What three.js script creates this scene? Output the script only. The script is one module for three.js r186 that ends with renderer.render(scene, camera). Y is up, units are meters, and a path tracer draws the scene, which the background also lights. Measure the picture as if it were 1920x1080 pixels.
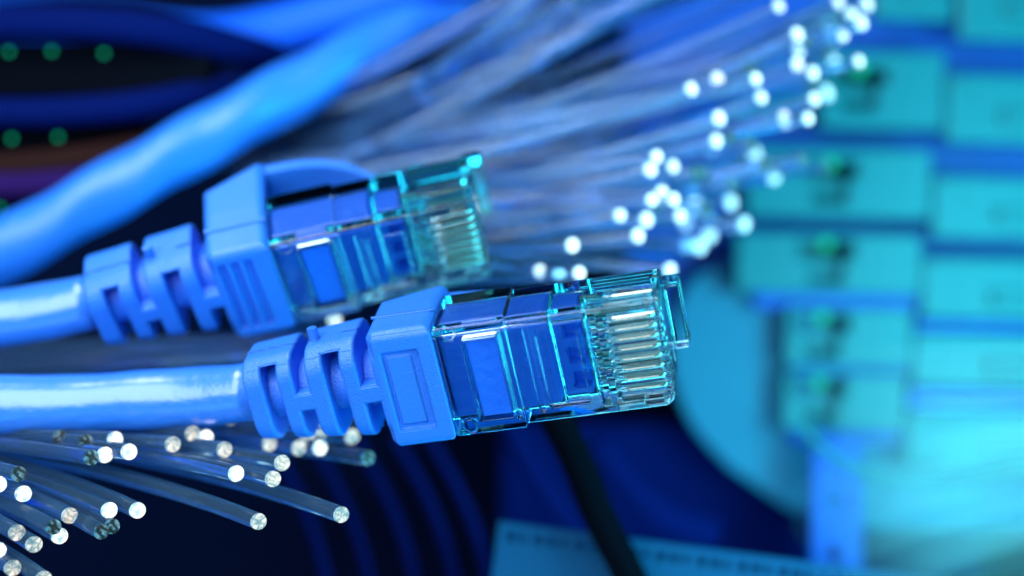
import * as THREE from 'three';
import { RoundedBoxGeometry } from 'three/addons/geometries/RoundedBoxGeometry.js';
import { mergeGeometries } from 'three/addons/utils/BufferGeometryUtils.js';
import { ImprovedNoise } from 'three/addons/math/ImprovedNoise.js';
import { RectAreaLightUniformsLib } from 'three/addons/lights/RectAreaLightUniformsLib.js';

// ------------------------------------------------------------------ camera, lamps, exposure
// All lengths below are written in millimetres and turned into metres when a mesh is made.
const MM = 0.001;
const FOV = 20, DIST = 27 / Math.tan(THREE.MathUtils.degToRad(FOV / 2));   // 54 mm of height in the plane of focus
const scene = new THREE.Scene();
const camera = new THREE.PerspectiveCamera(FOV, 1024 / 576, 0.005, 5);
camera.position.set(0, 0, DIST * MM);
camera.lookAt(0, 0, 0);
camera.focus = (DIST - 1.5) * MM;
camera.userData.fStop = 7;
const renderer = new THREE.WebGLRenderer();
renderer.toneMapping = THREE.LinearToneMapping;
renderer.toneMappingExposure = 1;
renderer.shadowMap.enabled = true;
scene.background = new THREE.Color().setRGB(0.003, 0.022, 0.06);           // dim blue of the server room
RectAreaLightUniformsLib.init();
function softbox(name, [r, g, b], intensity, w, h, at, to) {
  const l = new THREE.RectAreaLight(new THREE.Color().setRGB(r, g, b), intensity, w * MM, h * MM);
  l.name = name; l.position.set(...at).multiplyScalar(MM);
  l.lookAt(new THREE.Vector3(...to).multiplyScalar(MM));
  scene.add(l);
}
softbox('key_softbox', [0.74, 0.86, 1], 5.8, 150, 190, [-92, 62, 132], [-12, 0, -4]);
softbox('overhead_softbox', [0.82, 0.88, 1], 11, 40, 24, [-44, 54, 10], [-26, 4, -12]);
softbox('cyan_side_lamp', [0.05, 0.78, 1], 2.5, 70, 120, [150, 10, 12], [40, 0, -45]);
softbox('cyan_tip_lamp', [0.05, 0.80, 1], 21, 40, 70, [84, -8, 26], [14, -3, 0]);
softbox('cyan_low_lamp', [0.05, 0.74, 1], 11, 60, 26, [26, -62, -16], [8, -6, 0]);
softbox('blue_low_lamp', [0.10, 0.40, 1], 2.6, 90, 60, [-90, -105, 70], [-10, -5, 0]);
softbox('white_corner_lamp', [0.45, 0.96, 1], 7.5, 36, 36, [74, -24, 92], [34, -14, 20]);

// ------------------------------------------------------------------ helpers
let seed = 20417;
const rnd = () => ((seed = (seed * 1664525 + 1013904223) >>> 0) / 4294967296);
const span = (a, b) => a + (b - a) * rnd();
const V = (x, y, z) => new THREE.Vector3(x, y, z);
// a pixel of the 1920 x 1080 photograph at a depth of z mm -> millimetres in the scene
const P = (px, py, z = 0) => { const s = (DIST - z) / DIST / 20; return V((px - 960) * s, (540 - py) * s, z); };
const px2mm = (n, z) => n * (DIST - z) / DIST / 20;
const taken = {};
const numbered = (n) => { const k = (taken[n] = (taken[n] ?? -1) + 1); return k ? `${n}_${String(k).padStart(3, '0')}` : n; };
function tag(o, label, category, group, kind) {
  o.userData.label = label; o.userData.category = category;
  if (group) o.userData.group = group;
  if (kind) o.userData.kind = kind;
  return o;
}
function thing(name, label, category, at = V(0, 0, 0), group) {
  const o = new THREE.Group(); o.name = numbered(name); o.position.copy(at).multiplyScalar(MM);
  scene.add(o); return tag(o, label, category, group);
}
function part(name, geo, mat, parent = scene) {      // geo in millimetres
  if (!geo.userData.inMetres) { geo.scale(MM, MM, MM); geo.userData.inMetres = true; }
  const m = new THREE.Mesh(geo, mat); m.name = parent === scene ? numbered(name) : name;
  m.castShadow = m.receiveShadow = true; parent.add(m); return m;
}
function copyThing(o, label, group) {
  const c = o.clone(); c.name = numbered(o.name.replace(/_\d{3}$/, '')); c.userData = { ...o.userData };
  if (label) c.userData.label = label;
  if (group) c.userData.group = group;
  scene.add(c); return c;
}
const box = (w, h, d, r = 0.3, x = 0, y = 0, z = 0) => new RoundedBoxGeometry(w, h, d, 3, r).translate(x, y, z);

// sweep of a round section along a curve, with closed ends; radius may be a function (t, angle)
function sweep(curve, radius, n = 40, m = 18, capStart = true, capEnd = true) {
  const fr = curve.computeFrenetFrames(n, false), pos = [], nor = [], uv = [], idx = [];
  const len = curve.getLength(), rf = typeof radius === 'function' ? radius : () => radius;
  const ring = (i, j) => {
    const t = i / n, a = (j / m) * Math.PI * 2, r = rf(t, a);
    return curve.getPointAt(t).addScaledVector(fr.normals[i], Math.cos(a) * r).addScaledVector(fr.binormals[i], Math.sin(a) * r);
  };
  const pts = [];
  for (let i = 0; i <= n; i++) for (let j = 0; j <= m; j++) pts.push(ring(i, j));
  const at = (i, j) => i * (m + 1) + j;
  for (let i = 0; i <= n; i++) for (let j = 0; j <= m; j++) {
    const p = pts[at(i, j)], c = curve.getPointAt(i / n);
    const along = pts[at(Math.min(i + 1, n), j)].clone().sub(pts[at(Math.max(i - 1, 0), j)]);
    const round = pts[at(i, (j + 1) % m)].clone().sub(pts[at(i, (j + m - 1) % m)]);
    const q = round.cross(along).normalize(); if (q.dot(p.clone().sub(c)) < 0) q.negate();
    pos.push(p.x, p.y, p.z); nor.push(q.x, q.y, q.z); uv.push((i / n) * len / 10, (j / m) * rf(0, 0) * 0.628);
    if (i < n && j < m) idx.push(at(i, j), at(i, j + 1), at(i + 1, j), at(i + 1, j), at(i, j + 1), at(i + 1, j + 1));
  }
  for (const [on, i, s] of [[capStart, 0, -1], [capEnd, n, 1]]) {
    if (!on) continue;
    const b = pos.length / 3, c = curve.getPointAt(i / n), t = fr.tangents[i].clone().multiplyScalar(s);
    pos.push(c.x, c.y, c.z); nor.push(t.x, t.y, t.z); uv.push(0.5, 0.5);
    for (let j = 0; j <= m; j++) { const p = pts[at(i, j)], a = j / m * Math.PI * 2; pos.push(p.x, p.y, p.z); nor.push(t.x, t.y, t.z); uv.push(0.5 + 0.5 * Math.cos(a), 0.5 + 0.5 * Math.sin(a)); }
    for (let j = 0; j < m; j++) s > 0 ? idx.push(b, b + 2 + j, b + 1 + j) : idx.push(b, b + 1 + j, b + 2 + j);
  }
  const g = new THREE.BufferGeometry();
  g.setAttribute('position', new THREE.Float32BufferAttribute(pos, 3));
  g.setAttribute('normal', new THREE.Float32BufferAttribute(nor, 3));
  g.setAttribute('uv', new THREE.Float32BufferAttribute(uv, 2));
  g.setIndex(idx); return g;
}

// a solid given by a distance function, meshed with surface nets; normals come from the function itself
function solid(f, lo, hi, h) {
  const n = [0, 1, 2].map((k) => Math.ceil((hi[k] - lo[k]) / h) + 1), [nx, ny, nz] = n;
  const F = new Float32Array(nx * ny * nz), I = (i, j, k) => i + nx * (j + ny * k);
  for (let k = 0; k < nz; k++) for (let j = 0; j < ny; j++) for (let i = 0; i < nx; i++) F[I(i, j, k)] = f(lo[0] + i * h, lo[1] + j * h, lo[2] + k * h);
  const id = new Int32Array(nx * ny * nz).fill(-1), pos = [], nor = [], uv = [], idx = [];
  const E = [[0, 1], [2, 3], [4, 5], [6, 7], [0, 2], [1, 3], [4, 6], [5, 7], [0, 4], [1, 5], [2, 6], [3, 7]], v = new Float64Array(8);
  const e = 0.02;
  const grad = (x, y, z) => { const a = f(x + e, y, z) - f(x - e, y, z), b = f(x, y + e, z) - f(x, y - e, z), c = f(x, y, z + e) - f(x, y, z - e), l = Math.hypot(a, b, c) || 1; return [a / l, b / l, c / l]; };
  for (let k = 0; k < nz - 1; k++) for (let j = 0; j < ny - 1; j++) for (let i = 0; i < nx - 1; i++) {
    let inside = 0;
    for (let c = 0; c < 8; c++) { v[c] = F[I(i + (c & 1), j + ((c >> 1) & 1), k + (c >> 2))]; inside += v[c] < 0; }
    if (inside === 0 || inside === 8) continue;
    let x = 0, y = 0, z = 0, m = 0;
    for (const [a, b] of E) if ((v[a] < 0) !== (v[b] < 0)) {
      const t = v[a] / (v[a] - v[b]);
      x += (a & 1) + t * ((b & 1) - (a & 1)); y += ((a >> 1) & 1) + t * (((b >> 1) & 1) - ((a >> 1) & 1)); z += (a >> 2) + t * ((b >> 2) - (a >> 2)); m++;
    }
    x = lo[0] + (i + x / m) * h; y = lo[1] + (j + y / m) * h; z = lo[2] + (k + z / m) * h;
    for (let s = 0; s < 2; s++) { const g = grad(x, y, z), d = Math.max(-0.4 * h, Math.min(0.4 * h, f(x, y, z))); x -= g[0] * d; y -= g[1] * d; z -= g[2] * d; }
    const g = grad(x, y, z);
    id[I(i, j, k)] = pos.length / 3; pos.push(x, y, z); nor.push(...g);
    const ax = Math.abs(g[0]), ay = Math.abs(g[1]), az = Math.abs(g[2]);
    az >= ax && az >= ay ? uv.push(x / 10, y / 10) : ay >= ax ? uv.push(x / 10, z / 10) : uv.push(y / 10, z / 10);
  }
  const quad = (a, b, c, d, flip) => flip ? idx.push(a, c, b, a, d, c) : idx.push(a, b, c, a, c, d);
  for (let k = 1; k < nz - 1; k++) for (let j = 1; j < ny - 1; j++) for (let i = 1; i < nx - 1; i++) {
    const s = F[I(i, j, k)] < 0;
    if (s !== F[I(i + 1, j, k)] < 0) quad(id[I(i, j - 1, k - 1)], id[I(i, j, k - 1)], id[I(i, j, k)], id[I(i, j - 1, k)], !s);
    if (s !== F[I(i, j + 1, k)] < 0) quad(id[I(i - 1, j, k - 1)], id[I(i - 1, j, k)], id[I(i, j, k)], id[I(i, j, k - 1)], !s);
    if (s !== F[I(i, j, k + 1)] < 0) quad(id[I(i - 1, j - 1, k)], id[I(i, j - 1, k)], id[I(i, j, k)], id[I(i - 1, j, k)], !s);
  }
  const g = new THREE.BufferGeometry();
  g.setAttribute('position', new THREE.Float32BufferAttribute(pos, 3));
  g.setAttribute('normal', new THREE.Float32BufferAttribute(nor, 3));
  g.setAttribute('uv', new THREE.Float32BufferAttribute(uv, 2));
  g.setIndex(idx); return g;
}
const { abs, max, min, hypot, sqrt, round, sin, cos, PI } = Math;
const rbox = (x, y, z, cx, cy, cz, hx, hy, hz, r) => {
  const a = abs(x - cx) - hx + r, b = abs(y - cy) - hy + r, c = abs(z - cz) - hz + r;
  return hypot(max(a, 0), max(b, 0), max(c, 0)) + min(max(a, b, c), 0) - r;
};
const smin = (a, b, k) => { const h = max(k - abs(a - b), 0) / k; return min(a, b) - h * h * k * 0.25; };
const cut = (a, b, k) => -smin(-a, b, k);            // a without b, edges rounded by k
function sdPoly(p, x, y) {
  let d = Infinity, s = 1;
  for (let i = 0, j = p.length - 1; i < p.length; j = i++) {
    const [ax, ay] = p[i], [bx, by] = p[j], ex = bx - ax, ey = by - ay, wx = x - ax, wy = y - ay;
    const t = min(1, max(0, (wx * ex + wy * ey) / (ex * ex + ey * ey))), qx = wx - ex * t, qy = wy - ey * t;
    d = min(d, qx * qx + qy * qy);
    const c1 = y >= ay, c2 = y < by, c3 = ex * wy > ey * wx;
    if ((c1 && c2 && c3) || (!c1 && !c2 && !c3)) s = -s;
  }
  return s * sqrt(d);
}
const extruded = (d2, w, r) => { const a = d2 + r, b = w + r; return hypot(max(a, 0), max(b, 0)) + min(max(a, b), 0) - r; };

// ------------------------------------------------------------------ textures and materials
const noise = new ImprovedNoise();
function texture(n, fn, color) {
  const d = new Uint8Array(n * n * 4);
  for (let j = 0; j < n; j++) for (let i = 0; i < n; i++) { const c = fn(i / n, j / n); for (let k = 0; k < 3; k++) d[(j * n + i) * 4 + k] = max(0, min(255, 255 * (Array.isArray(c) ? c[k] : c))); d[(j * n + i) * 4 + 3] = 255; }
  const t = new THREE.DataTexture(d, n, n); t.magFilter = THREE.LinearFilter; t.minFilter = THREE.LinearMipmapLinearFilter; t.generateMipmaps = true;
  t.wrapS = t.wrapT = THREE.RepeatWrapping; if (color) t.colorSpace = THREE.SRGBColorSpace; t.needsUpdate = true; return t;
}
// tiling noise: four-way blend of the ends
const tile = (u, v, f, z) => { const g = (a, b) => noise.noise(a * f, b * f, z); return g(u, v) * (1 - u) * (1 - v) + g(u - 1, v) * u * (1 - v) + g(u, v - 1) * (1 - u) * v + g(u - 1, v - 1) * u * v; };
const grain = texture(512, (u, v) => 0.5 + 0.42 * tile(u, v, 96, 1.3) + 0.22 * tile(u, v, 41, 7.7));
const soft = texture(256, (u, v) => 0.5 + 0.45 * tile(u, v, 9, 3.1) + 0.2 * tile(u, v, 27, 5.2));
const patch = texture(256, (u, v) => 0.86 + 0.22 * tile(u, v, 6, 2.2) + 0.14 * tile(u, v, 23, 9.1));
const RGB = (r, g, b) => new THREE.Color().setRGB(r, g, b);
const std = (c, o = {}) => new THREE.MeshPhysicalMaterial({ color: RGB(...c), roughness: 0.5, ...o });
const M = {
  jacket: std([0.04, 0.25, 0.92], { roughness: 0.3, ior: 1.7, bumpMap: soft, bumpScale: 0.00010, clearcoat: 1, clearcoatRoughness: 0.17 }),
  twisted: std([0.025, 0.22, 0.92], { roughness: 0.34, bumpMap: soft, bumpScale: 0.0001 }),
  boot: std([0.03, 0.21, 0.84], { roughness: 0.34, bumpMap: grain, bumpScale: 0.0001 }),
  clamp: std([0.008, 0.14, 0.78], { roughness: 0.5, bumpMap: soft, bumpScale: 0.0002 }),
  clear: new THREE.MeshPhysicalMaterial({ color: RGB(1, 1, 1), roughness: 0.025, ior: 1.53, transmission: 1, thickness: 0.002, attenuationColor: RGB(0.42, 0.90, 1), attenuationDistance: 0.007 }),
  gold: std([0.88, 0.85, 0.72], { metalness: 1, roughness: 0.2 }),
  fibre: new THREE.MeshPhysicalMaterial({ color: RGB(0.36, 0.70, 1), roughness: 0.10, ior: 1.45, transmission: 0.95, thickness: 0.0015 }),
  navy: std([0.006, 0.012, 0.05], { roughness: 0.6 }),
  wall: std([0.002, 0.006, 0.03], { roughness: 1, specularIntensity: 0.2 }),
  black: std([0.001, 0.002, 0.005], { roughness: 0.9, specularIntensity: 0.08 }),
  deepBlue: std([0.0006, 0.006, 0.075], { roughness: 0.8, specularIntensity: 0.06 }),
  cableBlue: std([0.003, 0.13, 0.92], { roughness: 0.6, specularIntensity: 0.5 }),
  violet: std([0.022, 0.008, 0.085], { roughness: 0.8, specularIntensity: 0.06 }),
  brown: std([0.022, 0.009, 0.008], { roughness: 0.8, specularIntensity: 0.06 }),
  cyanPlastic: std([0.006, 0.24, 0.28], { roughness: 0.42, map: patch }),
  cyanPlate: std([0.006, 0.22, 0.38], { roughness: 0.45, map: patch }),
  bluePlate: std([0.005, 0.085, 0.52], { roughness: 0.45 }),
  tray: std([0.008, 0.07, 0.16], { roughness: 0.8, specularIntensity: 0.15 }),
  paleCable: std([0.5, 0.85, 0.9], { roughness: 0.35 }),
  led: std([0.0, 0.05, 0.03], { emissive: RGB(0.0, 0.50, 0.25), emissiveIntensity: 1.4 }),
};
const tipTexture = (z, crack) => texture(128, (u, v) => {
  const n = noise.noise(u * 5, v * 5, z) + 0.6 * noise.noise(u * 13, v * 13, z + 4), k = abs(noise.noise(u * 1.9, v * 1.9, z + 9));
  const b = max(0.05, min(1, 0.8 + 0.35 * n - crack * max(0, 1 - k * 9) - 0.6 * crack * max(0, -n - 0.15)));
  return [b, b * (0.93 + 0.05 * n), b * (0.86 + 0.10 * n)];
}, true);
const tipMat = [0, 1, 2].map((k) => std([[0.6, 0.58, 0.56], [0.25, 0.24, 0.23], [0.28, 0.36, 0.46]][k], { roughness: 0.5, emissive: RGB(1, 0.89, 0.77), map: k === 2 ? tipTexture(21, 1.1) : null, emissiveIntensity: [1.7, 1.0, 0.03][k], emissiveMap: tipTexture(k * 3 + 1, [0.2, 0.5, 0.8][k]) }));
const farTip = [std([0.8, 0.78, 0.76], { emissive: RGB(1, 0.87, 0.78), emissiveIntensity: 1.35 }), std([0.7, 0.72, 0.74], { emissive: RGB(0.86, 0.9, 0.95), emissiveIntensity: 0.8 })];

// ------------------------------------------------------------------ setting: cabinet wall
{
  const w = part('cabinet_back_wall', new THREE.BoxGeometry(420, 300, 4).translate(0, 0, -112), M.wall);
  w.userData.kind = 'structure';
}

// ------------------------------------------------------------------ plug, boot and cable
// own axes of a plug: x forward to the tip, y across the eight contacts, z out of the contact side; x = 0 where boot and plug meet
const PITCH = 1.02;
const laneOf = (y) => max(0, min(7, round(y / PITCH + 3.5)));
function plugBody(x, y, z) {
  let d = min(rbox(x, y, z, 3.45, 0, 0.2, 3.42, 5.65, 3.75, 0.28), rbox(x, y, z, 10.5, 0, 0.15, 10.4, 5.38, 3.55, 0.32));
  d = cut(d, 16.55 - (x * 0.62 - y * 0.78), 0.1);                                        // lower front corner
  d = cut(d, rbox(x, y, z, 1.5, 0, -0.1, 9.3, 4.45, 2.3, 0.35), 0.12);                    // cable cavity
  d = cut(d, rbox(x, y, z, 11.3, 0, -0.2, 2.6, 4.0, 1.75, 0.3), 0.12);
  d = cut(d, rbox(x, y, z, 4.2, -0.1, 4.6, 1.65, 4.2, 3.0, 0.12), 0.06);                  // strain relief window
  d = cut(d, rbox(x, y, z, 6.35, 0, 4.1, 0.22, 4.6, 0.75, 0.15), 0.06);                   // groove beside the bar
  d = cut(d, rbox(x, y, z, 8.6, 0, 4.1, 0.3, 4.3, 0.7, 0.15), 0.06);
  d = cut(d, rbox(x, y, z, 11.2, -0.3, 4.0, 1.9, 3.7, 0.8, 0.2), 0.08);                   // shallow pocket
  d = cut(d, rbox(x, y, z, 14.6, 0, 4.0, 0.42, 4.5, 1.7, 0.12), 0.06);                    // cross groove
  for (const s of [5.0, -4.6]) d = max(d, 0.09 - abs(hypot(x - 1.55, y - s) - 0.72) - max(0, 3.86 - z) * 9);   // ejector rings
  const dy = y - (laneOf(y) - 3.5) * PITCH;
  d = cut(d, rbox(x, dy, z, 19.2, 0, 3.6, 3.55, 0.29, 2.1, 0.05), 0.05);                  // contact slots, open at the tip
  d = cut(d, rbox(x, y, z, 18.35, 0, 4.0, 2.35, 4.35, 1.45, 0.12), 0.06);                  // open well above the contacts
  d = cut(d, max(hypot(dy, z + 0.35) - 0.47, x - 20.0, 13.4 - x), 0.05);                  // wire channels
  d = cut(d, rbox(x, y, z, 17.8, 5.4, 0.7, 2.6, 0.75, 0.55, 0.1), 0.06);                  // pockets in the narrow sides
  d = cut(d, rbox(x, y, z, 17.8, -5.4, 0.7, 2.6, 0.75, 0.55, 0.1), 0.06);
  d = cut(d, rbox(x, y, z, 18.9, 4.55, 3.7, 0.7, 0.42, 0.9, 0.1), 0.05);
  d = cut(d, rbox(x, y, z, 18.9, -4.6, 3.7, 0.9, 0.35, 0.9, 0.1), 0.05);
  return d;
}
function latchBody(x, y, z) {
  let d = rbox(x, y, z, 21.2, 0, -4.9, 1.05, 3.35, 1.35, 0.2);
  const t = (x - 6) / 15, zc = -7.0 + 2.1 * max(0, min(1, t)), hy = x > 15 ? 3.1 : 1.7 + 1.4 * max(0, min(1, (x - 11) / 4));
  const arm = max(abs(z - zc) - 0.55, abs(y) - hy, x - 21, 5.5 - x) * 0.8;
  return smin(d, smin(arm, rbox(x, y, z, 20.3, 0, -3.8, 0.6, 3.0, 0.75, 0.2), 0.3), 0.3);
}
function bootBody(o) {
  const poly = [[-6.3, 3.3], [-5.7, 4.15], [0, 4.15], [0, -o.hood], [-0.7, -o.hood], [-6.3, -o.hoodRear]];
  const half = 6.05;
  return (x, y, z) => {
    let d = extruded(sdPoly(poly, x, z), abs(y) - half + max(0, -z - 2) * 0.05, 0.9);
    const t = max(0, min(1, (x + 19.1) / 13.5)), hy = 4.25 + 1.15 * t, hz = 3.75 + 0.35 * t;
    const a = abs(y) - hy + 2.5, b = abs(z) - hz + 2.5;
    let s = hypot(max(a, 0), max(b, 0)) + min(max(a, b), 0) - 2.5;
    s = extruded(s, abs(x + 12.3) - 6.8, 0.35);
    for (const [c, w] of [[-10.15, 0.82], [-16.45, 0.75]]) s = cut(s, max(abs(x - c) - w, y - hy + 0.75, 2.7 - hypot(y, z)), 0.4);   // slots bridged above and below
    for (const [c, w] of [[-7.0, 0.72], [-13.45, 0.66]]) s = cut(s, max(abs(x - c) - w, 0.95 - abs(y), 2.7 - hypot(y, z)), 0.4);       // slots bridged at the two faces
    d = smin(d, s, 0.15);
    if (o.nub) d = smin(d, max(hypot(x + 12.0, z - 0.6) - 0.5, abs(y - 5.2) - 0.9), 0.2);
    d = min(d, max(hypot(abs(y) - half, z - 0.35) - o.seam, x, -6.2 - x));                                              // parting line
    d = min(d, max(hypot(abs(y) - hy, z - 0.35) - o.seam * 0.8, abs(x + 8.5) - 0.8), max(hypot(abs(y) - hy, z - 0.35) - o.seam * 0.8, abs(x + 16.5) - 2.5));
    d = cut(d, max(hypot(y, z) - (x < -18.4 ? 3.1 : 2.35), x + 2), 0.1);                                                                      // bore for the cable
    d = cut(d, rbox(x, y, z, 0, 0, -(o.hood + 2.6) / 2 - 0.2, 4.6, 4.6, (o.hood - 4.0) / 2, 0.4), 0.2);                 // hollow of the hood
    if (o.face === 'frame') {
      d = cut(d, rbox(x, y, z, -3.35, -0.1, 4.3, 1.75, 4.1, 0.55, 0.2), 0.22);
      d = smin(d, rbox(x, y, z, -3.55, -0.1, 3.6, 1.15, 3.5, 0.36, 0.1), 0.2);
    } else for (const c of [-5.0, -3.7, -2.4]) d = cut(d, rbox(x, y, z, c, 0, 4.3, 0.36, 4.6, 0.7, 0.25), 0.3);
    return d;
  };
}
function tongueBody(o) {
  return (x, y, z) => {
    const t = max(0, x) / o.reach, zc = -o.hood + 0.5 + o.drop * t ** 3.2 - 0.5 * sin(PI * min(1, t));
    let d = max(abs(z - zc) - (0.55 - 0.2 * t), abs(y) - (4.6 - 1.6 * t), x - o.reach, -x + 0.02) * 0.85 - 0.12;
    return smin(d, max(abs(x - o.reach * 0.78) - 0.35, abs(y) - 2.6, abs(z - zc + 0.5) - 0.5), 0.35);
  };
}
const plugGeo = solid(plugBody, [-0.4, -6.2, -4.1], [21.6, 6.2, 4.5], 0.105);
const latchGeo = solid(latchBody, [4.8, -4, -8.4], [22.9, 4, -2.6], 0.13);
const contactShape = new THREE.Shape();
contactShape.moveTo(16.4, 1.95); contactShape.lineTo(20.3, 1.95); contactShape.lineTo(20.3, 2.35); contactShape.quadraticCurveTo(20.25, 2.95, 19.6, 2.95); contactShape.lineTo(16.9, 2.95); contactShape.quadraticCurveTo(16.4, 2.95, 16.4, 2.4);
const contactGeo = new THREE.ExtrudeGeometry(contactShape, { depth: 0.10, bevelEnabled: true, bevelSize: 0.05, bevelThickness: 0.045, bevelSegments: 2, curveSegments: 6 });
contactGeo.rotateX(PI / 2).translate(0, 0.05, 0);   // outline x-z, thin across y
const clampGeo = (() => {
  const f = (x, y, z) => {
    let d = rbox(x, y, z, 5.2, 0, -0.1, 5.1, 4.3, 2.15, 0.4);
    d = smin(d, rbox(x, y, z, 11.2, 0, -0.2, 2.1, 3.85, 1.55, 0.3), 0.3);
    d = smin(d, rbox(x, y, z, 4.2, -0.1, 2.6, 1.5, 4.05, 0.75, 0.1), 0.1);
    for (const c of [2.7, 0.2, -2.3]) d = cut(d, rbox(x, y, z, 12.4, c, 1.4, 0.85, 0.75, 1.2, 0.12), 0.1);
    return d;
  };
  return solid(f, [-0.3, -4.8, -2.8], [13.8, 4.8, 3.9], 0.14);
})();

function makeCable(label, X, Y, t, bootOpt, bootMat, pathPx, name = 'ethernet_cable') {
  X = X.normalize(); const Z = X.clone().cross(Y).normalize(); Y = Z.clone().cross(X);
  const root = thing(name, label, 'network cable', t, 'clear plug network cables');
  root.quaternion.setFromRotationMatrix(new THREE.Matrix4().makeBasis(X, Y, Z));
  const inv = new THREE.Matrix4().makeBasis(X, Y, Z).setPosition(t).invert();
  const pts = [V(-1.9, 0, 0), V(-8, 0, 0), V(-19, 0, 0), ...pathPx.map(([a, b, z]) => P(a, b, z).applyMatrix4(inv))].reverse();
  const curve = new THREE.CatmullRomCurve3(pts, false, 'centripetal');
  const L = curve.getLength();
  part('cable_jacket', sweep(curve, (u, a) => 2.92 - 0.75 * min(1, max(0, (u * L - L + 18.2) / 1.2)) + 0.055 * cos(2 * a + u * L * 0.42) + 0.03 * sin(u * L * 0.9), 160, 40), M.jacket, root);
  const boot = part('strain_relief_boot', solid(bootBody(bootOpt), [-19.6, -7, -bootOpt.hood - 0.6], [0.5, 7, 5], 0.125), bootMat, root);
  part('latch_guard', solid(tongueBody(bootOpt), [-0.4, -5.2, -bootOpt.hood - 1], [bootOpt.reach + 0.6, 5.2, -bootOpt.hood + bootOpt.drop + 2], 0.16), bootMat, boot);
  const plug = part('plug_housing', plugGeo, M.clear, root);
  part('latch', latchGeo, M.clear, plug);
  for (let k = 0; k < 8; k++) part('contact', contactGeo, M.gold, plug).position.y = (k - 3.5) * PITCH * MM;
  part('cable_clamp', clampGeo, M.clamp, root).position.x = 0.06 * MM;
  for (let k = 0; k < 8; k++) {
    const w = part('wire', wireGeo, wireMat[k % 4], root); w.position.y = (k - 3.5) * PITCH * MM;
  }
  return root;
}
const wireGeo = sweep(new THREE.LineCurve3(V(13.45, 0, -0.35), V(19.7, 0, -0.35)), 0.42, 4, 14);
const wireMat = [[0.10, 0.26, 0.42], [0.008, 0.07, 0.32], [0.10, 0.30, 0.34], [0.004, 0.13, 0.12]].map((c) => std(c, { roughness: 0.45 }));

makeCable('blue network cable with clear plug and framed boot, in sharp focus', V(0.9713, 0.1411, 0.1912), V(-0.2068, 0.8983, 0.3877), V(-5.868, -7.257, -1.0),
  { hood: 6.1, hoodRear: 3.8, seam: 0.17, face: 'frame', nub: true, reach: 12.5, drop: 2.0 }, M.boot, [[380, 742, -6.5], [250, 751, -7.6], [60, 758, -8], [-160, 760, -8.5]]);
makeCable('blue network cable with clear plug, ribbed pale boot and tall hood', V(0.9762, 0.2171, -0.0013), V(-0.1527, 0.6911, 0.7064), V(-23.57, 2.838, -13),
  { hood: 9.4, hoodRear: 6.4, seam: 0.26, face: 'ribs', nub: true, reach: 12, drop: 4.6 }, M.boot, [[90, 583, -13.5], [-20, 600, -14], [-140, 612, -15], [-300, 618, -16]]);

// ------------------------------------------------------------------ optical fibres in front
function fibre(tip, ctrl, start, r, tipMaterial, glass, label, group, tilt = 0.5, n = 18, m = 18) {
  const o = thing('optical_fibre', label, 'optical fibre', tip, group);
  const rel = (v) => v.clone().sub(tip);
  const curve = new THREE.QuadraticBezierCurve3(rel(start), rel(ctrl), V(0, 0, 0));
  part('strand', sweep(curve, r, n, m, true, false), glass, o);
  // the cut end: a slightly domed disc, a little oblique to the strand
  const dir = curve.getTangent(1), cap = new THREE.CylinderGeometry(r * 0.97, r, 0.12, 22, 1, false).translate(0, 0.02, 0);
  const uv = cap.attributes.uv, p = cap.attributes.position;
  const ru = rnd();
  for (let i = 0; i < p.count; i++) uv.setXY(i, ru + p.getX(i) / r * 0.3, ru * 0.7 + p.getZ(i) / r * 0.3);
  const nrm = dir.clone().lerp(V(0.15, 0, 1), tilt).normalize();
  const e = part('light_tip', cap, tipMaterial, o);
  e.quaternion.setFromUnitVectors(V(0, 1, 0), nrm);
  return o;
}
const frontTips = [   // px, py, kind (0 bright, 1 dim, 2 dark), z
  [113, 820, 2, -4], [161, 829, 2, -3], [216, 824, 0, -3], [171, 858, 2, 0], [197, 853, 0, -1], [242, 847, 0, -1], [35, 889, 2, 1], [44, 926, 0, 1], [131, 967, 1, 1], [205, 957, 0, 1],
  [258, 957, 0, 0], [100, 988, 2, 3], [112, 1005, 0, 2], [190, 997, 2, 2], [210, 987, 2, 1], [32, 999, 1, 3], [64, 1021, 1, 3], [24, 1065, 1, 4], [-3, 908, 0, 2], [-4, 1032, 0, 4], [82, 1086, 1, 4],
  [324, 833, 1, -3], [361, 813, 1, -5], [386, 820, 0, -5.5], [421, 843, 1, -3], [443, 888, 0, 1], [505, 832, 1, -8], [529, 868, 1, -1], [512, 898, 1, 1], [560, 840, 1, -8], [577, 824, 1, -10], [600, 840, 0, -8.5],
  [690, 859, 2, -9], [660, 818, 1, -12], [603, 806, 1, -12], [485, 978, 1, 2], [640, 965, 1, 0], [627, 600, 0, -18],
];
const frontLabel = ['clear optical fibre with brilliant white glowing tip beneath the blue cable', 'clear optical fibre with dim, cracked, faintly glowing tip beneath the blue cable', 'clear optical fibre with dark unlit tip beneath the blue cable'];
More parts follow.
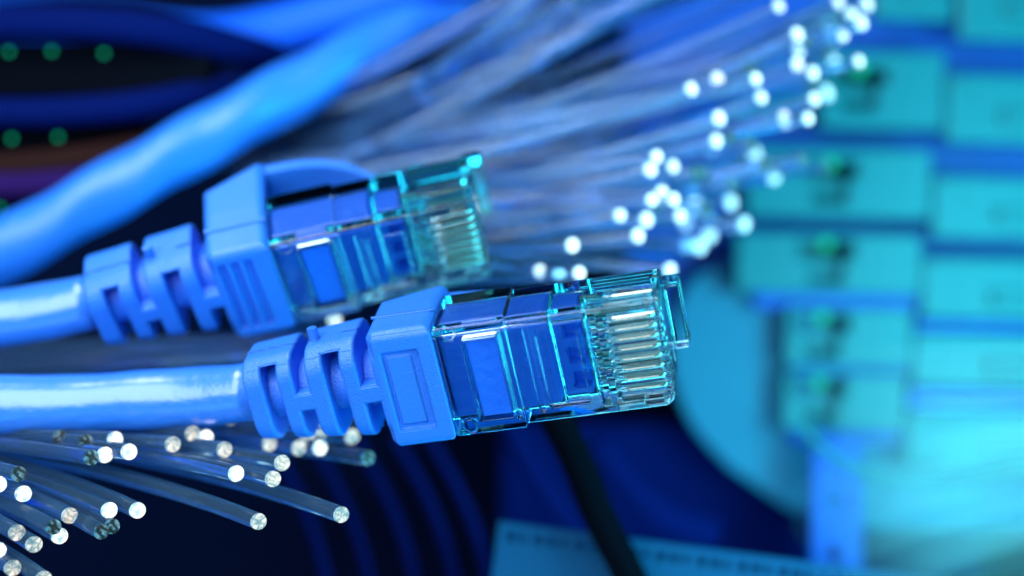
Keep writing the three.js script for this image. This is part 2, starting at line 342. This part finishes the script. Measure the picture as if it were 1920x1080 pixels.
frontTips.forEach(([x, y, k, z], i) => {
  const tip = P(x, y, z), up = y < 700;
  const slope = up ? -0.32 : max(0.02, min(0.75, (y - 800) / 330 + (x > 420 && y > 940 ? -0.12 : 0) + (x < 100 && y > 1050 ? 0.25 : 0)));
  const reach = 500 + 120 * rnd(), back = z - reach * 0.035 - span(0, 5);
  const c = P(x - reach * 0.5, y - reach * 0.5 * slope, z - reach * 0.022), s = P(x - reach * 1.35 - 120, y - reach * 0.68 * slope - span(-30, 50), back - 6);
  fibre(tip, c, s, k === 2 ? 0.74 : 0.78, tipMat[k], M.fibre, up ? 'clear optical fibre with glowing tip peeking above the boot' : frontLabel[k], up ? undefined : `front fibres, kind of tip ${['bright', 'dim', 'dark'][k]}`, 0.55, 22, 20);
});

[[520, 812], [560, 806], [610, 800], [640, 806], [680, 800], [480, 800], [430, 800]].forEach(([x, y], i) => fibre(P(x, y - 18, -14 - i % 3 * 2), P(x - 260, y - 10 + i * 5, -20), P(x - 760, y - 20 + i * 12, -27), 0.76, tipMat[1], M.fibre,
  'clear optical fibre running under the blue cable with its tip behind the boot', 'fibres ending behind the sharp boot', 0.5, 20, 18));
[[600, 628], [570, 640], [545, 652], [610, 640], [520, 664], [585, 655]].forEach(([x, y], i) => fibre(P(x, y, -19 - i % 3 * 2), P(x - 280, y + 18, -25), P(x - 760, y + 26 + i * 6, -32), 0.78, tipMat[2], M.fibre,
  'grey clear optical fibre lying between the two blue cables', 'fibres between the two cables', 0.5, 20, 18));

// ------------------------------------------------------------------ optical fibres behind the plugs
const backTips = [[1073, 460], [1012, 508], [1052, 514], [1086, 512], [1256, 506], [1162, 403], [1196, 442], [1212, 412], [1222, 375], [1241, 362], [1263, 374], [1275, 405], [1231, 294], [1219, 318], [1262, 312], [1296, 167], [1345, 149],
  [1417, 148], [1427, 183], [1348, 222], [1343, 264], [1470, 221], [1515, 222], [1527, 186], [1524, 137], [1495, 65], [1497, 95], [1495, 122], [1580, 66], [1460, 12], [1572, 5], [1597, 28], [1615, 43], [1625, 8], [1610, 115]];
const dimTips = [[1340, 300], [1292, 460], [1312, 462], [1415, 290], [1565, 120], [1550, 175], [1285, 412], [1330, 355], [1300, 375], [1562, 72], [1370, 380], [1450, 330], [1395, 420], [1330, 440]];
function backFibre(x, y, z, k, r, label, group) {
  const f = (540 - y) / 540, sx = 560 + span(-140, 60), sy = 470 - 130 * f + span(-70, 70), sz = z - span(14, 24);
  fibre(P(x, y, z), P((x + sx) / 2 + 30, (y + sy) / 2 + 26 - span(0, 20), z - 6), P(sx, sy, sz), r, k > 1 ? tipMat[2] : farTip[k], M.fibre, label, group, 0.6, 14, 12);
}
for (const [x, y] of backTips) backFibre(x, y, -17 - 10 * (x - 1000) / 600 + span(-3, 2), 0, span(0.62, 0.78), 'blurred optical fibre with white glowing tip, fanning out behind the plugs', 'glowing fibres behind the plugs');
for (const [x, y] of dimTips) backFibre(x, y, -33 + span(-3, 2), 1, span(0.8, 0.95), 'blurred optical fibre with faint greyish tip before the cyan ports', 'faint fibres before the ports');
for (let i = 0; i < 60; i++) {
  const a = rnd(), x = 1000 + 560 * sqrt(rnd()), top = i % 3 === 0;
  const y = top ? -60 - 120 * rnd() : 520 - 470 * (x - 900) / 700 * (0.45 + 0.7 * a);
  backFibre(top ? 1050 + 520 * a : x, y, -25 - 13 * rnd(), 2, 0.8, 'blurred steel blue optical fibre without a glowing tip in the fan behind the plugs', 'steel blue fibres of the fan');
}

// ------------------------------------------------------------------ far cables
function cable(name, label, mat, r, pts, opt = {}) {
  const p = pts.map(([x, y, z]) => P(x, y, z)), base = p[0].clone();
  const curve = new THREE.CatmullRomCurve3(p.map((v) => v.clone().sub(base)), false, 'centripetal'), L = curve.getLength(), k = opt.twist ?? 0;
  const o = part(name, sweep(curve, (u, a) => r + k * cos(2 * a + u * L * 0.55), opt.n ?? 60, 26), mat);
  o.position.copy(base).multiplyScalar(MM);
  return tag(o, label, 'cable', opt.group);
}
cable('twisted_cable', 'thick blurred blue cable with twisted bumps rising behind the pale boot', M.twisted, 3.45, [[-220, 586, -28], [0, 474, -30], [260, 328, -34], [480, 206, -38], [680, 100, -43], [900, -20, -48]], { twist: 0.16, n: 140 });
cable('blue_cable', 'smooth saturated blue cable crossing above the twisted cable', M.cableBlue, 3.2, [[-60, 42, -64], [200, 58, -58], [400, 74, -52], [520, 56, -48], [660, 18, -46], [800, -30, -44], [1000, -110, -42]]);
cable('navy_cable', 'dark blue cable above the upper row of green lights', M.deepBlue, 2.1, [[-120, 44, -36], [150, 44, -36], [330, 62, -38], [640, 150, -54]]);
cable('navy_cable', 'dark blue cable between the two rows of green lights', M.deepBlue, 1.8, [[-120, 210, -36], [80, 211, -36], [240, 200, -37], [420, 170, -42], [640, 130, -58]]);
cable('violet_cable', 'dim violet cable under the lower row of green lights', M.violet, 1.7, [[-120, 346, -36], [60, 348, -36], [230, 330, -36], [380, 300, -36]]);
cable('brown_cable', 'dim brown cable below the lower row of green lights', M.brown, 1.9, [[-120, 322, -37], [60, 312, -37], [230, 290, -38], [420, 240, -46], [560, 200, -52]]);
[[560, 0], [640, 1], [725, 2], [800, 3], [865, 4]].forEach(([x, i]) => cable('rib_cable', 'dark navy thin cable hanging below the fibre tips', M.deepBlue, 0.7, [[x - 60, 820, -44], [x, 930, -42], [x + 38, 1030, -40], [x + 60, 1130, -38]], { group: 'thin navy cables below the fibre tips', n: 24 }));
cable('black_cable', 'black cable crossing in front of the slotted tray', M.black, 1.8, [[1010, 730, -24], [1075, 850, -23.5], [1120, 960, -23], [1170, 1060, -22.5], [1230, 1180, -22]]);
cable('curved_cable', 'mid blue curved cable beside the black cable', M.deepBlue, 1.4, [[940, 760, -44], [985, 860, -43], [1040, 945, -42], [1110, 1030, -41], [1200, 1120, -40]]);
cable('curved_cable', 'short blue curved cable between black cable and rounded plate', M.deepBlue, 2.0, [[1120, 830, -46], [1170, 900, -46], [1240, 960, -46], [1340, 1000, -47]]);
cable('cyan_wire', 'thin bright cyan wire drooping under the port column', M.cyanPlastic, 0.55, [[1500, 800, -46], [1545, 842, -45], [1620, 885, -44], [1750, 905, -43], [1960, 872, -42]], { n: 40 });
// strands so near the lens that they blur into streaks
[[1500, 748, 1760, 712, 2100, 680, 0.22], [1540, 822, 1790, 806, 2100, 768, 0.34], [1480, 880, 1770, 872, 2100, 820, 0.34], [1450, 962, 1770, 930, 2100, 872, 0.22], [1540, 1018, 1800, 990, 2100, 935, 0.30], [1500, 1080, 1800, 1050, 2100, 1015, 0.22]]
  .forEach(([a, b, c, d, e, f, r], i) => cable('pale_strand', 'pale cyan strand close to the lens, blurred into a streak beside the ports', M.paleCable, r, [[a + 120, b, 88 + i % 3], [c, d, 72 + i % 3], [e, f, 58 + i % 3]], { group: 'blurred pale strands beside the ports', n: 24 }));

// ------------------------------------------------------------------ switches with green lights
function darkSwitch(label, at, leds, wide = 36) {
  const o = thing('network_switch', label, 'network switch', at, 'dark switches behind the cables');
  part('faceplate', box(wide, px2mm(104, -39), 6, 0.6, 0, 0, -3.2), M.black, o);
  for (const [x, y] of leds) part('status_led', new THREE.SphereGeometry(0.3, 16, 12).scale(1, 1, 0.7), M.led, o).position.copy(P(x, y, -38.8).sub(at).multiplyScalar(MM));
}
darkSwitch('dark switch front carrying a row of three green lights', P(-20, 128, -39), [[17, 97], [97, 96], [195, 100]], 52);
darkSwitch('dark switch front carrying two green lights under the navy cable', P(-20, 276, -39), [[22, 260], [109, 257]]);
darkSwitch('lowest dark switch front with one green light at its end', P(-180, 420, -39), [[0, 390]]);

// ------------------------------------------------------------------ port rack
const RZ = -58;
{
  const s = new THREE.Shape(), q = (x, y) => { const v = P(x, y, RZ - 6); return [v.x, v.y]; };
  const ol = [[1262, 690], [1268, 600], [1300, 530], [1360, 500], [1980, 480], [1980, 985], [1640, 985], [1480, 945], [1370, 870], [1300, 790]].map(([x, y]) => new THREE.Vector2(...q(x, y)));
  s.setFromPoints(new THREE.SplineCurve([ol[8], ol[9], ol[0], ol[1], ol[2], ol[3]]).getPoints(40).concat(ol.slice(4, 8)));
  const g = new THREE.ExtrudeGeometry(s, { depth: 1.6, bevelEnabled: true, bevelSize: 0.5, bevelThickness: 0.4, bevelSegments: 3 }).translate(0, 0, RZ - 6);
  tag(part('rounded_cover_plate', g, M.cyanPlate), 'large cyan cover plate with rounded end behind the plug tip', 'cover plate');
  const a = P(1600, 240, RZ - 11), b = part('chassis_panel', box(px2mm(860, RZ - 9), px2mm(720, RZ - 9), 4, 0.6), M.bluePlate);
  b.position.copy(a).multiplyScalar(MM); tag(b, 'blue rack chassis panel carrying the cyan ports', 'rack panel');
  const c = part('lower_chassis_panel', box(px2mm(900, RZ - 12), px2mm(420, RZ - 12), 3, 0.6), M.deepBlue);
  c.position.copy(P(1390, 1000, RZ - 12)).multiplyScalar(MM); tag(c, 'deep blue lower chassis panel behind the slotted tray', 'rack panel');
}
const jack = (w, h) => {
  const s = new THREE.Shape(); s.moveTo(-w / 2, -h / 2); s.lineTo(w / 2, -h / 2); s.lineTo(w / 2, h / 2); s.lineTo(-w / 2, h / 2); s.closePath();
  const t = new THREE.Path(); t.moveTo(-3.9, 3.2); t.lineTo(-3.9, 0.4); t.lineTo(-2.6, 0.4); t.lineTo(-2.6, -2.9); t.lineTo(2.6, -2.9); t.lineTo(2.6, 0.4); t.lineTo(3.9, 0.4); t.lineTo(3.9, 3.2); t.closePath();
  s.holes.push(t); return s;
};
function portModule(x0, y0, x1, y1, jackX, label, turn) {
  const z = RZ, at = P((x0 + x1) / 2, (y0 + y1) / 2, z), w = px2mm(x1 - x0, z), h = px2mm(y1 - y0, z);
  const o = thing('port_module', label, 'port module', at, 'cyan ports of the rack'); o.rotation.z = turn;
  const jx = px2mm(jackX - (x0 + x1) / 2, z), s = jack(w, h);
  s.holes[0].curves.forEach((c) => { c.v1.x += jx; c.v2.x += jx; });
  part('faceplate', new THREE.ExtrudeGeometry(s, { depth: 6, bevelEnabled: true, bevelSize: 0.35, bevelThickness: 0.35, bevelSegments: 2 }).translate(0, 0, -6), M.cyanPlastic, o);
  part('port_cavity', box(9, 7.4, 1, 0.2, jx, 0.1, -6.9), M.cyanPlastic, o);
  part('jack_tongue', box(4.6, 1.9, 2.2, 0.2, jx, -0.5, -2.2), M.cyanPlastic, o);
  part('status_led', new THREE.SphereGeometry(0.75, 16, 12).scale(1, 1, 0.6).translate(jx, 2.5, 0.35), M.led, o);
}
portModule(1545, 102, 1765, 236, 1610, 'cyan port module in the top row with clear plug before it', -0.02);
portModule(1405, 284, 1740, 404, 1555, 'wide cyan port module second from the top row', -0.02);
portModule(1385, 442, 1722, 546, 1548, 'wide cyan port module directly above the rounded plate', -0.02);
portModule(1478, 582, 1706, 684, 1540, 'cyan port module mounted on the rounded plate', -0.02);
portModule(1474, 706, 1692, 802, 1536, 'lowest cyan port module above the drooping wire', -0.02);
const coverPlate = (x0, y0, x1, y1, label) => {
  const at = P((x0 + x1) / 2, (y0 + y1) / 2, RZ), w = px2mm(x1 - x0, RZ), h = px2mm(y1 - y0, RZ);
  const o = thing('blank_module', label, 'blank module', at, 'blank cyan modules of the outer column'); o.rotation.z = -0.03;
  part('faceplate', box(w, h, 3, 0.5, 0, 0, -1.5), M.cyanPlastic, o); part('pull_tab', box(4.5, 1.6, 1.4, 0.3, w * 0.12, -h * 0.12, 0.5), M.cyanPlastic, o);
};
coverPlate(1640, -80, 1790, 36, 'short blank cyan module above the top port');
coverPlate(1800, -70, 1990, 76, 'blank cyan module at the very top of the outer column');
coverPlate(1775, 140, 1990, 270, 'blank cyan module beside the top port');
coverPlate(1748, 332, 1990, 450, 'blank cyan module beside the second port');
coverPlate(1728, 486, 1990, 602, 'blank cyan module beside the third port');
coverPlate(1712, 624, 1990, 730, 'blank cyan module beside the port on the rounded plate');
coverPlate(1700, 772, 1990, 880, 'blank cyan module beside the lowest port');
const bar = (x0, y0, x1, y1, label) => {
  const o = part('spacer_bar', box(px2mm(x1 - x0, RZ - 3), px2mm(y1 - y0, RZ - 3), 2.4, 0.4), M.bluePlate);
  o.position.copy(P((x0 + x1) / 2, (y0 + y1) / 2, RZ - 2.6)).multiplyScalar(MM); o.rotation.z = -0.02; tag(o, label, 'spacer bar', 'blue bars between the ports');
};
bar(1410, 545, 1722, 581, 'blue bar between third and fourth cyan ports'); bar(1480, 684, 1706, 706, 'narrow blue bar between the two lowest cyan ports');
bar(1712, 602, 1990, 624, 'narrow blue bar under the third blank module'); bar(1700, 730, 1990, 772, 'blue bar above the lowest blank module'); bar(1480, 803, 1690, 832, 'blue bar under the lowest cyan port');

// ------------------------------------------------------------------ rack rail and slotted tray
{
  const z = -55, at = P(1562, 990, z), s = new THREE.Shape(), w = px2mm(76, z) / 2, h = px2mm(330, z) / 2;
  s.moveTo(-w, -h); s.lineTo(w, -h); s.lineTo(w, h); s.lineTo(-w, h); s.closePath();
  for (const py of [935, 1036]) { const p = new THREE.Path(); p.absellipse(0, px2mm(990 - py, z), 1.25, 1.15, 0, PI * 2, true); s.holes.push(p); }
  const o = thing('rack_rail', 'blue upright rack rail with two round holes', 'rack rail', at);
  part('rail_plate', new THREE.ExtrudeGeometry(s, { depth: 1.2, bevelEnabled: true, bevelSize: 0.2, bevelThickness: 0.2, bevelSegments: 2, curveSegments: 20 }), M.bluePlate, o);
  part('rail_flange', box(0.9, h * 2, 3, 0.2, w + 0.6, 0, -0.6), M.bluePlate, o);
}
{
  const z = -26, a = P(935, 985, z), b = P(1700, 1085, z), L = a.distanceTo(b), o = thing('slotted_tray', 'teal tray with a row of dark slots along its lip', 'tray', a);
  o.rotation.z = Math.atan2(b.y - a.y, b.x - a.x);
  const s = new THREE.Shape(); s.moveTo(0, -12); s.lineTo(L + 12, -12); s.lineTo(L + 12, 0.5); s.lineTo(0, 0.5); s.closePath();
  const step = 1.5;
  for (let i = 0; i * step < L + 8; i++) { const x = 1 + i * step, w = i % 3 === 1 ? 0.6 : 1.0, p = new THREE.Path(); p.moveTo(x, -1.45); p.lineTo(x, -0.42); p.lineTo(x + w, -0.42); p.lineTo(x + w, -1.45); p.closePath(); s.holes.push(p); }
  part('lip_plate', new THREE.ExtrudeGeometry(s, { depth: 0.7, bevelEnabled: false }), M.tray, o);
  part('tray_floor', box(L + 12, 0.6, 9, 0.15, (L + 12) / 2, -2.4, -5), M.tray, o);
}

renderer.render(scene, camera);
